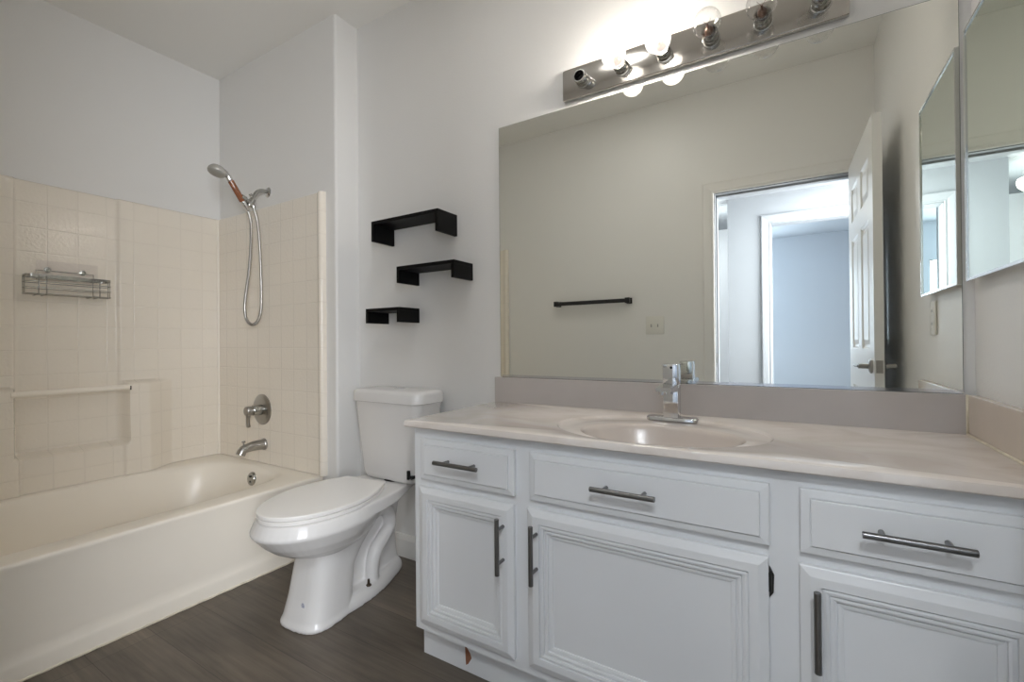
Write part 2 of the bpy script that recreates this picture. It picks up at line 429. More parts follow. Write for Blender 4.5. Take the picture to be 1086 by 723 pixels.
struct('trim_3', bm, M_HTRIM)
BZ = 2.40
struct('wall_bedroom_far', wall_with_hole(-5.42, -5.30, -0.6, 3.3, BZ, 0.25, 1.35, 1.97, 0.92), M_BED)
struct('wall_bedroom_right', B(3.2, 3.3, -5.42, HY-0.12, 0, BZ), M_BED)
struct('wall_bedroom_left', B(-0.7, -0.6, -5.42, -4.0, 0, BZ), M_BED)
struct('wall_bedroom_near', B(-0.7, 0.0, -4.0, -3.9, 0, BZ), M_BED)
struct('ceiling_bedroom', B(-0.7, 3.3, -5.42, HY-0.12, BZ, BZ+0.06), M_BED)
bm = bmesh.new()
box(bm, 0.25, 0.29, -5.40, -5.34, 0.92, 1.97); box(bm, 1.31, 1.35, -5.40, -5.34, 0.92, 1.97)
box(bm, 0.25, 1.35, -5.40, -5.34, 0.92, 0.96); box(bm, 0.25, 1.35, -5.40, -5.34, 1.93, 1.97); box(bm, 0.785, 0.815, -5.39, -5.35, 0.96, 1.93)
w1 = struct('window_1', bm, M_TRIM)
obj('pane', B(0.29, 1.31, -5.372, -5.368, 0.96, 1.93), M_PANE, w1)

# hall ceiling lamp (its bright dome shows in the cabinet mirror)
hl = thing('ceiling_lamp', 'lit white hall lamp seen at the right edge of the cabinet mirror', 'lamp')
obj('lamp_base', L((1.165, -3.06, HZ), (0, 0, -1), [(0, 0.07), (0.02, 0.07), (0.024, 0.03), (0.075, 0.03), (0.08, 0.10), (0.09, 0.12)]), M_NICKEL, hl, True, 30)
obj('lamp_dome', L((1.165, -3.06, HZ-0.088), (0, 0, -1), [(0, 0.13), (0.02, 0.135), (0.05, 0.128), (0.08, 0.10), (0.098, 0.05), (0.10, 0.0)], cap0=False), M_DOME, hl, True)
rebase(hl, (1.165, -3.06, HZ))
# unseen flush fill lights, added for brightness: in the hall outside the door and in the bathroom ceiling above the frame
def flush_fill(name, x, y, z, power, colour, r, spread=PI):
    o = struct(name, L((x, y, z), (0, 0, -1), [(0, r), (0.012, r), (0.016, r-0.012), (0.014, r-0.016)], 40, cap1=False), M_TRIM, smooth=True, angle=30)
    obj('lens', L((x, y, z-0.002), (0, 0, -1), [(0, r-0.012), (0.014, r-0.016), (0.018, r-0.05), (0.019, 0.0)], 40, cap0=False, cap1=False), M_LENS, o, True)
    add_light('fill_glow', 'AREA', (x, y, z-0.024), power, colour, o, shape='DISK', size=2*r, spread=spread)
flush_fill('hall_fill', 2.15, -2.12, HZ, HALL_W, HALL_C, 0.13)  # unseen, added to brighten the vanity fronts from the hall
flush_fill('ceiling_fill', 1.0, -0.84, ZC, CEIL_W, (1.0, 0.96, 0.90), 0.16)  # faint and unseen, added to lift front wall, counter and lid

# ------------------------------------------------------------------ the open six panel door
def door_leaf():
    W_, H_, T_ = 0.765, 2.042, 0.035
    th = math.atan2(0.020, 0.757)
    org = Vector((2.196, YF+0.010, 0.012)); du = Vector((math.sin(th), math.cos(th), 0)); dn = Vector((-math.cos(th), math.sin(th), 0))
    def P(u, n, z): return org + du*u + dn*n + Vector((0, 0, z))
    cols = [(0.11, 0.335), (0.43, 0.655)]; rows = [(0.20, 0.80), (1.00, 1.60), (1.70, 1.89)]
    bm = bmesh.new()
    us = sorted({0, W_, *[c for k in cols for c in k]}); zs = sorted({0, H_, *[c for k in rows for c in k]})
    for side in (0, 1):
        n0 = 0.0 if side == 0 else -T_; sg = -1 if side == 0 else 1
        for i in range(len(us)-1):
            for j in range(len(zs)-1):
                a, b, c, d = us[i], us[i+1], zs[j], zs[j+1]
                if (a, b) in cols and (c, d) in rows:
                    R = []
                    for ins, dep in ((0, 0), (0.008, 0.008), (0.022, 0.010), (0.045, 0.002)):
                        R.append([P(u, n0+sg*dep, z) for u, z in ((a+ins, c+ins), (b-ins, c+ins), (b-ins, d-ins), (a+ins, d-ins))])
                    loft(bm, R, cap0=False, cap1=True)
                else:
                    bm.faces.new([bm.verts.new(P(u, n0, z)) for u, z in ((a, c), (b, c), (b, d), (a, d))])
    for q in (((0, 0), (W_, 0)), ((W_, 0), (W_, H_)), ((W_, H_), (0, H_)), ((0, H_), (0, 0))):
        bm.faces.new([bm.verts.new(p) for p in (P(q[0][0], 0, q[0][1]), P(q[1][0], 0, q[1][1]), P(q[1][0], -T_, q[1][1]), P(q[0][0], -T_, q[0][1]))])
    bmesh.ops.remove_doubles(bm, verts=bm.verts[:], dist=1e-5)
    d = struct('door_1', bm, M_DOOR)
    for n0, sg in ((0, 1), (-T_, -1)):
        bm = bmesh.new(); c = P(0.700, n0, 0.925)
        lathe(bm, c, dn*sg, [(0, 0.033), (0.006, 0.033), (0.012, 0.024), (0.014, 0.012), (0.045, 0.011), (0.05, 0.012)], 20)
        pp = [P(0.700, n0+sg*0.046, 0.925), P(0.660, n0+sg*0.050, 0.925), P(0.620, n0+sg*0.050, 0.925), P(0.590, n0+sg*0.046, 0.922)]
        tube(bm, smooth_path(pp, 4), 0.0095, 10, flat=(1.0, 0.8))
        obj('door_handle', bm, M_NICKEL, d, True, 40)
    bm = bmesh.new(); R = [[P(W_+e, -T_/2+a, 0.925+b) for a, b in ((-0.012, -0.028), (0.012, -0.028), (0.012, 0.028), (-0.012, 0.028))] for e in (0, 0.0015)]
    loft(bm, R); R = [[P(W_+e, -T_/2+a, 0.925+b) for a, b in ((-0.007, -0.008), (0.007, -0.008), (0.007, 0.008), (-0.007, 0.008))] for e in (0.0015, 0.010)]
    loft(bm, R); obj('latch_plate', bm, M_NICKEL, d)
    for z in (0.20, 1.0, 1.82):
        obj('hinge', L(P(-0.002, -T_-0.003, z-0.045), (0, 0, 1), [(0, 0.006), (0.09, 0.006)], 10), M_NICKEL, d, True, 40)
door_leaf()

# ------------------------------------------------------------------ bathtub
def sup(cx, cy, a, b, n, ang):
    c, s = math.cos(ang), math.sin(ang)
    r = 1.0/((abs(c)/a)**n + (abs(s)/b)**n)**(1.0/n)
    return cx+c*r, cy+s*r
def bathtub():
    t = thing('bathtub', 'cream white alcove bathtub with a plain apron, left of the toilet', 'bathtub')
    x0, x1, y0, y1 = XL+0.002, -0.184, YF+0.003, YP-0.003
    N = 40
    per = [(x1, y0+(y1-y0)*k/N) for k in range(N)] + [(x1+(x0-x1)*k/N, y1) for k in range(N)] + \
          [(x0, y1+(y0-y1)*k/N) for k in range(N)] + [(x0+(x1-x0)*k/N, y0) for k in range(N)]
    bx, by = -0.686, -0.905
    an = [math.atan2(y-by, x-bx) for x, y in per]
    def outer(o, z, xo=0.0):
        r = []
        for x, y in per:
            xx = x + (xo if x > x1-1e-6 else 0) - (o if x > x1-1e-6 else 0)
            r.append((xx, y, z))
        return r
    def inner(a, b, n, z, cx=bx, cy=by): return [(*sup(cx, cy, a, b, n, q), z) for q in an]
    H = 0.3765
    R = [outer(0, 0.0, 0.007), outer(0, 0.050, 0.006), outer(0, 0.062, 0.002), outer(0, 0.075, -0.004), outer(0, 0.10, -0.005), outer(0, 0.30, -0.004), outer(0, H-0.022, -0.002),
         outer(0, H-0.012, 0.0), outer(0.002, H-0.005), outer(0.006, H-0.0012), outer(0.012, H)]
    ins = [(0.402, 0.705, 5.0, H+0.001), (0.392, 0.690, 4.6, H-0.002), (0.384, 0.678, 4.4, H-0.010), (0.378, 0.668, 4.2, H-0.03),
           (0.366, 0.650, 4.0, 0.26), (0.345, 0.620, 3.8, 0.16), (0.325, 0.59, 3.6, 0.10), (0.295, 0.555, 3.4, 0.072), (0.22, 0.47, 3.0, 0.064), (0.08, 0.2, 2.4, 0.060)]
    R += [inner(*q) for q in ins]
    bm = bmesh.new(); loft(bm, R, cap0=True, cap1=True)
    obj('tub_shell', bm, M_TUB, t, True, 50)
    bm = bmesh.new(); c = Vector((-0.668, -0.2445, 0.312)); ax = Vector((0, -1, 0.10))
    lathe(bm, c, ax, [(-0.012, 0.037), (0.004, 0.037), (0.010, 0.033), (0.012, 0.0)], 24, cap1=False)
    ov = obj('overflow_plate', bm, M_DCHROME, t, True, 35)
    bm = bmesh.new()
    for dz in (-0.014, 0.014): lathe(bm, c+ax.normalized()*0.011+Vector((0, 0, dz)), ax, [(0, 0.006), (0.003, 0.006)], 10)
    obj('screw', bm, M_DARK, ov)
    bm = bmesh.new(); lathe(bm, (-0.70, -0.42, 0.066), (0, 0, 1), [(0, 0.035), (0.003, 0.034), (0.004, 0.02), (0.001, 0.018)], 20)
    obj('drain', bm, M_CHROME, t, True, 35)
    pts = [(x1+0.008, y0+(y1-0.02-y0)*k/60, 0.003+0.0015*math.sin(k*1.9)) for k in range(61)]
    obj('caulk_bead', T(pts, 0.0045, 6), M_CAULK, t, True)
    rebase(t, (-0.69, -0.905, 0))
bathtub()

# ------------------------------------------------------------------ moulded surround on three walls
def surround():
    t = thing('tub_surround', 'glossy cream moulded tile-pattern wall surround around the bathtub', 'shower surround')
    ZT, ZB = 1.848, 0.3785
    y0, y1 = YF+0.004, YP-0.022
    def off(y, z):
        ch = sstep(-1.062, -1.050, y) * (1-sstep(-0.676, -0.664, y))           # central channel
        o = 0.028 - 0.016*ch
        sl = 0.104 - 0.018*(z-ZB)/0.49                                          # lower block, thicker at the foot
        zt = 0.868
        up = 1-sstep(zt-0.014, zt+0.006, z)
        t_ = max(0.0, min(1.0, (y+0.560)/0.135)); blk = (1-(0.85*t_+0.15*sstep(0, 1, t_))) * up
        nic = sstep(-1.076, -1.060, y) * (1-sstep(-0.662, -0.648, y)) * sstep(0.535, 0.556, z)
        blk *= (1-nic)
        if y < -1.55: blk *= sstep(-1.64, -1.55, y)
        o = o + (sl-0.022)*blk
        if z > ZT-0.012: o -= 0.009*((z-(ZT-0.012))/0.012)**2
        return o
    ny, nz = 240, 190
    zs = [ZB+(ZT-ZB)*j/nz for j in range(nz+1)]; ys = [y0+(y1-y0)*i/ny for i in range(ny+1)]
    bm = bmesh.new()
    grid(bm, [[(XL+0.001, y, z) for y in ys] if z is None else [(XL+off(y, z), y, z) for y in ys] for z in zs] + [[(XL+0.001, y, ZT) for y in ys]])
    obj('back_panel', bm, M_TILEY, t, True, 60)
    # faucet end, with a rounded front flange
    def end_panel(yw, sg):
        x0, x1 = XL+0.012, -0.150
        prof = [(x0, 0.026)] + [(x0+(x1-0.05-x0)*k/8, 0.021) for k in range(1, 9)] + [(x1-0.040, 0.022), (x1-0.030, 0.030), (x1-0.018, 0.034), (x1-0.007, 0.032), (x1-0.001, 0.025), (x1, 0.016), (x1, 0.001)]
        bm = bmesh.new()
        rows = [[(x, yw-sg*h, z) for x, h in prof] for z in (ZB, 0.8, 1.3, ZT-0.010)]
        rows.append([(x, yw-sg*max(h-0.004, 0.001), ZT-0.002) for x, h in prof]); rows.append([(x, yw-sg*0.001, ZT) for x, h in prof])
        grid(bm, rows)
        return obj('end_panel', bm, M_TILEX, t, True, 45)
    end_panel(YP, 1); end_panel(YF, -1)
    # small cove in the corner between the two panels
    bm = bmesh.new()
    tube(bm, [(XL+0.030, YP-0.026, ZB), (XL+0.030, YP-0.026, ZT-0.004)], 0.009, 10)
    obj('corner_bead', bm, M_TUB, t, True, 60)
    bm = bmesh.new(); xb = XL+0.088
    tube(bm, [(xb, -1.085, 0.838), (xb, -0.645, 0.838)], 0.0145, 16)
    obj('grab_bar', bm, M_TUB, t, True, 60)
    obj('bar_end_plug', B(XL+0.096, XL+0.104, -0.648, -0.642, 0.824, 0.846, 0.002), M_DARK, t)
    rebase(t, (XL, -0.905, ZB))
surround()

# ------------------------------------------------------------------ shower valve, spout
YS = YP-0.021
def valve():
    t = thing('shower_valve', 'round chrome shower valve with a single lever, above the tub spout', 'shower valve')
    c = Vector((-0.702, YS, 0.686))
    obj('trim_plate', L(c, (0, -1, 0), [(0, 0.088), (0.004, 0.088), (0.008, 0.082), (0.010, 0.055), (0.011, 0.0)], 40, cap1=False), M_NICKEL, t, True, 40)
    obj('valve_sleeve', L(c, (0, -1, 0), [(0.006, 0.031), (0.055, 0.029), (0.060, 0.026), (0.061, 0.0)], 28, cap1=False), M_DCHROME, t, True, 40)
    bm = bmesh.new(); k = c+Vector((0, -0.060, 0))
    lathe(bm, k, (0, -1, 0), [(0, 0.024), (0.010, 0.027), (0.030, 0.027), (0.036, 0.023), (0.038, 0.012), (0.036, 0.0)], 24, cap1=False)
    tube(bm, smooth_path([k+Vector((0, -0.020, -0.01)), k+Vector((-0.004, -0.022, -0.04)), k+Vector((-0.010, -0.018, -0.075)), k+Vector((-0.012, -0.014, -0.092))], 4),
         [0.014]*4+[0.012]*4+[0.013]*4+[0.010], 12, flat=(0.75, 1.1))
    obj('lever_handle', bm, M_NICKEL, t, True, 45)
    rebase(t, c)
valve()
def spout():
    t = thing('tub_spout', 'brushed nickel tub spout with a diverter knob, below the shower valve', 'tub spout')
    c = Vector((-0.687, YS, 0.488))
    p = smooth_path([c, c+Vector((0, -0.05, 0.001)), c+Vector((0, -0.09, -0.003)), c+Vector((0, -0.120, -0.012)), c+Vector((0, -0.134, -0.036))], 5)
    rr = [0.030-0.006*min(1, i/12) for i in range(len(p))]
    obj('spout_body', T(p, rr, 18), M_NICKEL, t, True, 50)
    obj('wall_flange', L(c, (0, -1, 0), [(0, 0.034), (0.008, 0.033), (0.012, 0.030)], 24), M_NICKEL, t, True, 40)
    obj('diverter_knob', L(c+Vector((0, -0.116, 0.008)), (0, 0, 1), [(0, 0.004), (0.022, 0.004), (0.023, 0.010), (0.028, 0.010), (0.030, 0.007)], 14), M_NICKEL, t, True, 40)
    rebase(t, c)
spout()

# ------------------------------------------------------------------ hand shower
def hand_shower():
    t = thing('hand_shower', 'chrome hand shower with amber handle and long looped metal hose', 'hand shower')
    X = -0.667
    fl = Vector((X, YP, 1.936))
    obj('wall_flange', L(fl, (0, -1, 0), [(0, 0.030), (0.004, 0.030), (0.010, 0.022), (0.014, 0.012)], 24), M_CHROME, t, True, 40)
    arm = smooth_path([(X, YP, 1.936), (X, YP-0.035, 1.936), (X, YP-0.065, 1.920), (X, YP-0.090, 1.880), (X, YP-0.105, 1.856)], 5)
    obj('shower_arm', T(arm, 0.0105, 14), M_DCHROME, t, True)
    bm = bmesh.new()
    lathe(bm, (X, -0.233, 1.872), (0, -0.45, -0.9), [(0, 0.015), (0.018, 0.017), (0.03, 0.016), (0.045, 0.014), (0.05, 0.010)], 18)
    lathe(bm, (X, -0.250, 1.850), (0, -0.9, 0.35), [(-0.012, 0.012), (0.022, 0.013), (0.026, 0.018), (0.052, 0.018)], 16)
    lathe(bm, (X, -0.236, 1.846), (0, 0.4, -0.9), [(0, 0.010), (0.022, 0.011), (0.024, 0.009)], 14)
    lathe(bm, (X, -0.232, 1.880), (0, -0.6, 0.7), [(0, 0.009), (0.025, 0.009)], 12)
    obj('bracket', bm, M_DCHROME, t, True, 40)
    # wand
    a, b = Vector((X, -0.263, 1.808)), Vector((X, -0.372, 1.972))
    d = (b-a).normalized()
    ln = (b-a).length
    w = obj('wand', L(a, d, [(-0.012, 0.009), (0.0, 0.011), (0.035, 0.013), (0.038, 0.0145), (0.046, 0.0145), (0.048, 0.013), (ln-0.035, 0.013), (ln-0.033, 0.0155), (ln-0.018, 0.0155), (ln-0.008, 0.013), (ln+0.012, 0.011)], 18), M_CHROME, t, True, 40)
    obj('amber_grip', L(a, d, [(0.047, 0.0150), (0.052, 0.0158), (ln-0.042, 0.0158), (ln-0.037, 0.0150)], 18), M_AMBER, w, True, 40)
    hc = b + Vector((0, -0.048, 0.0)); hn = Vector((0.05, -0.34, -0.92)).normalized()
    bm = bmesh.new()
    lathe(bm, hc, hn, [(-0.030, 0.0), (-0.029, 0.014), (-0.020, 0.034), (-0.006, 0.043), (0.006, 0.044), (0.012, 0.041)], 28, cap0=False)
    tube(bm, [b+d*0.0, b+Vector((0, -0.012, 0.010)), hc-hn*0.008], [0.012, 0.013, 0.016], 14)
    hd = obj('shower_head', bm, M_HEAD, w, True, 45)
    obj('spray_face', L(hc, hn, [(0.0118, 0.040), (0.014, 0.037), (0.0142, 0.0)], 28, cap1=False), plain('spray_plate', (0.33, 0.33, 0.31), 0.4), hd, True, 40)
    hose = [(X, -0.260, 1.802), (X, -0.247, 1.760), (X, -0.243, 1.715), (X, -0.246, 1.60), (X, -0.256, 1.47), (X, -0.274, 1.34), (X, -0.281, 1.255), (X, -0.270, 1.195),
            (X, -0.240, 1.170), (X, -0.207, 1.195), (X, -0.190, 1.255), (X, -0.187, 1.34), (X, -0.189, 1.47), (X, -0.194, 1.60), (X, -0.203, 1.72), (X, -0.214, 1.78), (X, -0.228, 1.826)]
    # ribbed metal hose: radius ripples along its length
    P = smooth_path(hose, 26)
    rr = [0.0078 + 0.0008*(1 if i % 2 else -1) for i in range(len(P))]
    obj('hose', T(P, rr, 10), M_NICKEL, t, True)
    rebase(t, fl)
hand_shower()

# ------------------------------------------------------------------ wire caddy
def caddy():
    t = thing('shower_caddy', 'chrome wire shower caddy stuck to the cream tile by a clear sheet', 'shower caddy')
    xw = XL+0.018; xf = XL+0.112; ya, yb = -1.038, -0.726; zt, zb = 1.390, 1.302
    obj('adhesive_sheet', B(xw, xw+0.0012, -0.985, -0.755, 1.375, 1.475, 0.0), M_CLEARP, t)
    def loop(z, r, x0=xw+0.012):
        p = [(x0, ya+0.03, z), (x0, yb-0.03, z)]
        c = []
        for cx, cy, a0 in ((xf-0.02, yb-0.02, 0), (x0+0.02, yb-0.02, PI/2), (x0+0.02, ya+0.02, PI), (xf-0.02, ya+0.02, 1.5*PI)):
            for k in range(5):
                a = a0+PI/2*k/4; c.append((cx+0.02*math.cos(a), cy+0.02*math.sin(a), z))
        return c
    bm = bmesh.new()
    c = loop(zt, 0)                                         # flat band round the top
    n = len(c); mid = Vector(((xw+xf)/2, (ya+yb)/2, zt))
    rings = []
    for dz, ins in ((0.006, 0), (-0.006, 0), (-0.006, 0.0025), (0.006, 0.0025)):
        rings.append([bm.verts.new(Vector(p)+(Vector((mid.x, mid.y, p[2]))-Vector(p)).normalized()*ins+Vector((0, 0, dz))) for p in c])
    for i in range(4):
        A, C = rings[i], rings[(i+1) % 4]
        for k in range(n): bm.faces.new((A[k], A[(k+1) % n], C[(k+1) % n], C[k]))
    obj('top_band', bm, M_DCHROME, t, True, 50)
    bm = bmesh.new()
    for z in (1.362, 1.335, 1.306): tube(bm, loop(z, 0), 0.0021, 6, closed=True)
    for k in range(7):
        x = xw+0.022 + (xf-xw-0.034)*k/6
        tube(bm, [(x, ya, zb+0.004), (x, yb, zb+0.004)], 0.0017, 6)
    for y in (ya+0.0, yb):
        for x in (xw+0.04, xf-0.03): tube(bm, [(x, y, zt), (x, y, zb)], 0.0018, 6)
    obj('wire_basket', bm, M_DCHROME, t, True)
    for y0, y1 in ((-0.997, -0.970), (-0.802, -0.775)):
        bm = bmesh.new()
        for y in (y0, y1): tube(bm, [(xf+0.001, y, zt), (xf+0.001, y, zb-0.001), (xw+0.008, y, zb-0.001)], 0.0022, 6)
        tube(bm, [(xf+0.001, y0, zb-0.001), (xf+0.001, y1, zb-0.001)], 0.0022, 6)
        obj('front_hoop', bm, M_DCHROME, t, True)
    bm = bmesh.new(); xs = xw+0.010
    tube(bm, smooth_path([(xs, -0.985, zt-0.01), (xs, -0.985, zt+0.028), (xs, -0.978, zt+0.034), (xs, -0.87, zt+0.034), (xs, -0.782, zt+0.034), (xs, -0.775, zt+0.028), (xs, -0.775, zt-0.01)], 4), 0.0022, 6)
    for y in (-0.945, -0.815): lathe(bm, (xw+0.001, y, zt+0.040), (1, 0, 0), [(0, 0.013), (0.004, 0.013), (0.006, 0.006), (0.012, 0.005)], 12)
    obj('hanger_wire', bm, M_DCHROME, t, True, 50)
    rebase(t, (xw, -0.88, zb))
caddy()

# ------------------------------------------------------------------ three black wall shelves
def shelf(x0, x1, z0, z1, label):
    t = thing('wall_shelf', label, 'shelf', 'black floating wall shelves above the toilet')
    d, k = 0.137, 0.016
    obj('shelf_board', B(x0, x1, -d, -0.0005, z1-k, z1, 0.0008), M_BLACK, t)
    for a in (x0, x1-k): obj('side_board', B(a, a+k, -d, -0.0005, z0, z1-k, 0.0008), M_BLACK, t)
    rebase(t, ((x0+x1)/2, 0, z0))
shelf(0.178, 0.595, 1.549, 1.646, 'black floating shelf, topmost and longest of the three above the toilet')
shelf(0.344, 0.682, 1.338, 1.414, 'black floating shelf in the middle of the three, set to the right')
shelf(0.135, 0.359, 1.157, 1.227, 'short black floating shelf, lowest of the three, nearest the toilet tank')

# ------------------------------------------------------------------ toilet
TH = math.radians(6.0); TO = Vector((0.258, 0.0, 0.0))
def TP(u, v, z):
    return Vector((TO.x + v*math.cos(TH) + u*math.sin(TH), -u*math.cos(TH) + v*math.sin(TH), z))
def egg(uc, af, ab, w, z, n=48, nb=2.0):
    out = []
    for k in range(n):
        a = 2*PI*k/n; c, s = math.cos(a), math.sin(a)
        if c >= 0: out.append(TP(uc+af*c, w*s, z))
        else: out.append(TP(uc-ab*abs(c)**(2/nb), w*math.copysign(abs(s)**(2/nb), s), z))
    return out
def lid_outline(z, ins=0.0, n=16, front=0.772, back=0.275, wmax=0.183, wback=0.108, uc=0.50):
    front -= ins; back += ins; wmax -= ins; wback -= ins
    R = []
    for k in range(n+1):                      # right side from back to widest, then round the front, then left side
        u = back+(uc-back)*k/n; R.append((u, wback+(wmax-wback)*math.sin(PI/2*k/n)))
    F = [(uc+(front-uc)*math.sin(PI*k/(2*n)), wmax*math.cos(PI*k/(2*n))) for k in range(1, n+1)]
    full = R+F; full = full + [(u, -v) for u, v in reversed(full[:-1])]
    return [TP(u, v, z) for u, v in full]
def toilet():
    t = thing('toilet', 'white two-piece toilet with the lid closed, between bathtub and vanity', 'toilet')
    bm = bmesh.new()
    # bowl
    loft(bm, [egg(0.52, 0.05, 0.20, 0.070, 0.254), egg(0.52, 0.095, 0.22, 0.100, 0.260), egg(0.52, 0.150, 0.23, 0.128, 0.276), egg(0.52, 0.195, 0.24, 0.156, 0.302), egg(0.52, 0.232, 0.25, 0.178, 0.334),
              egg(0.52, 0.258, 0.26, 0.192, 0.364), egg(0.52, 0.271, 0.265, 0.198, 0.378), egg(0.52, 0.272, 0.265, 0.198, 0.386), egg(0.52, 0.262, 0.26, 0.193, 0.405), egg(0.52, 0.252, 0.26, 0.185, 0.424), egg(0.52, 0.240, 0.255, 0.175, 0.428)])
    # pedestal
    def ped(z, uf, ub, w):
        n = 40; out = []
        for k in range(n):
            a = 2*PI*k/n; c, s = math.cos(a), math.sin(a); e = 2/3.2
            um = (uf+ub)/2; h = (uf-ub)/2
            out.append(TP(um+h*math.copysign(abs(c)**e, c), w*math.copysign(abs(s)**e, s), z))
        return out
    loft(bm, [ped(0.0, 0.660, 0.43, 0.112), ped(0.012, 0.662, 0.43, 0.114), ped(0.03, 0.652, 0.43, 0.108), ped(0.10, 0.630, 0.42, 0.101), ped(0.17, 0.615, 0.41, 0.097), ped(0.22, 0.605, 0.37, 0.096),
              ped(0.27, 0.600, 0.31, 0.098), ped(0.32, 0.585, 0.25, 0.105), ped(0.36, 0.57, 0.20, 0.11), ped(0.40, 0.55, 0.16, 0.115)])
    # foot
    def foot(z, ins):
        n = 40; out = []
        for k in range(n):
            a = 2*PI*k/n; c, s = math.cos(a), math.sin(a); e = 2/2.8
            u = 0.355+(0.285-ins)*math.copysign(abs(c)**e, c); w = 0.086 + 0.030*sstep(0.12, 0.36, u) - 0.006*sstep(0.40, 0.62, u) - ins
            out.append(TP(u, w*math.copysign(abs(s)**e, s), z))
        return out
    loft(bm, [foot(0, 0), foot(0.016, 0), foot(0.030, 0.004), foot(0.048, 0.016), foot(0.055, 0.03)])
    # rear core under the tank
    loft(bm, [ped(z, 0.46, ub, w) for z, ub, w in ((0.02, 0.085, 0.050), (0.10, 0.095, 0.042), (0.20, 0.10, 0.038), (0.30, 0.08, 0.045), (0.36, 0.06, 0.06), (0.40, 0.05, 0.085))])
    # deck that carries the tank
    R = []
    for u, w, zl in ((0.035, 0.118, 0.388), (0.10, 0.132, 0.385), (0.18, 0.154, 0.378), (0.27, 0.176, 0.366), (0.36, 0.186, 0.362), (0.46, 0.190, 0.366)):
        R.append([TP(u, v, z) for v, z in ((-w+0.03, zl), (w-0.03, zl), (w, zl+0.018), (w-0.004, 0.424), (w-0.01, 0.428), (-w+0.01, 0.428), (-w+0.004, 0.424), (-w, zl+0.018))])
    loft(bm, R)
    # trapway on both sides
    for sg in (1, -1):
        path = [(0.430, 0.040, 0.17), (0.392, 0.044, 0.225), (0.345, 0.050, 0.285), (0.290, 0.056, 0.322), (0.236, 0.060, 0.322), (0.198, 0.062, 0.284), (0.200, 0.064, 0.236), (0.240, 0.066, 0.200), (0.288, 0.068, 0.168), (0.310, 0.068, 0.118), (0.314, 0.066, 0.03)]
        tube(bm, smooth_path([TP(u, sg*v, z) for u, v, z in path], 5), 0.029, 14)
    o = obj('bowl', bm, M_PORC, t, True)
    rm = o.modifiers.new('remesh', 'REMESH'); rm.mode = 'VOXEL'; rm.voxel_size = 0.0042; rm.use_smooth_shade = True
    sm = o.modifiers.new('smooth', 'SMOOTH'); sm.factor = 0.5; sm.iterations = 3
    # seat and lid
    bm = bmesh.new()
    loft(bm, [lid_outline(0.4275, 0.006), lid_outline(0.4295, 0.002), lid_outline(0.4405, 0.001), lid_outline(0.4425, 0.004)])
    obj('seat', bm, M_SEAT, t, True, 30)
    bm = bmesh.new()
    loft(bm, [lid_outline(0.4425, 0.010), lid_outline(0.4455, 0.010), lid_outline(0.4460, 0.002), lid_outline(0.4470, 0.0005), lid_outline(0.4570, 0.0), lid_outline(0.4592, 0.0012), lid_outline(0.4602, 0.0040), lid_outline(0.4606, 0.010)])
    obj('toilet_lid', bm, M_SEAT, t, True, 24)
    for v in (-0.07, 0.07): obj('lid_hinge', L(TP(0.264, v-0.022, 0.443), TP(0, 1, 0)-TP(0, 0, 0), [(0, 0.012), (0.044, 0.012)], 14), M_SEAT, t, True, 40)
    # tank: bowed front, tapering down
    tx = 0.322
    def tank_ring(z, hw, yb, yf, bow, r=0.035, n=8):
        base = rrect(tx-hw, tx+hw, yf, yb, z, r, n); out = []
        for x, y, zz in base:
            f = max(0.0, (yb-y)/(yb-yf)); out.append((x, y-bow*f*(1-((x-tx)/hw)**2), zz))
        return out
    bm = bmesh.new()
    loft(bm, [tank_ring(0.4285, 0.150, -0.050, -0.165, 0.012), tank_ring(0.440, 0.163, -0.040, -0.178, 0.014), tank_ring(0.46, 0.169, -0.036, -0.184, 0.015), tank_ring(0.62, 0.188, -0.028, -0.192, 0.017), tank_ring(0.790, 0.206, -0.022, -0.198, 0.018)])
    obj('tank', bm, M_PORC, t, True, 50)
    bm = bmesh.new()
    loft(bm, [tank_ring(0.788, 0.208, -0.020, -0.200, 0.018), tank_ring(0.791, 0.217, -0.016, -0.206, 0.020, 0.042), tank_ring(0.828, 0.219, -0.015, -0.208, 0.020, 0.043), tank_ring(0.839, 0.215, -0.018, -0.204, 0.020, 0.042), tank_ring(0.8445, 0.205, -0.026, -0.195, 0.019, 0.038), tank_ring(0.846, 0.17, -0.05, -0.17, 0.015, 0.03)])
    tl = obj('tank_lid', bm, M_PORC, t, True, 50)
    bm = bmesh.new(); lathe(bm, (tx, -0.10, 0.845), (0, 0, 1), [(0, 0.026), (0.005, 0.026), (0.0065, 0.023), (0.0065, 0.0)], 24, cap1=False)
    fb = obj('flush_button', bm, M_CHROME, tl, True, 40)
    obj('tank_gasket', L((tx, -0.11, 0.424), (0, 0, 1), [(0, 0.07), (0.012, 0.07)], 20), M_RUBBER, t)
    # black tab at the lower right corner of the tank
    bm = bmesh.new(); box(bm, 0.462, 0.487, -0.196, -0.150, 0.462, 0.476, 0.002); box(bm, 0.460, 0.471, -0.200, -0.184, 0.460, 0.499, 0.002)
    obj('black_tab', bm, M_RUBBER, t)
    bm = bmesh.new(); p = TP(0.365, 0.094, 0.050)
    lathe(bm, p, (0, 0, 1), [(0, 0.012), (0.004, 0.011), (0.006, 0.006), (0.026, 0.0045)], 12)
    obj('floor_bolt', bm, plain('rusty_bolt', (0.10, 0.075, 0.055), 0.5, 0.7), t, True, 40)
    # small printed maker's mark low on the pedestal
    bm = bmesh.new()
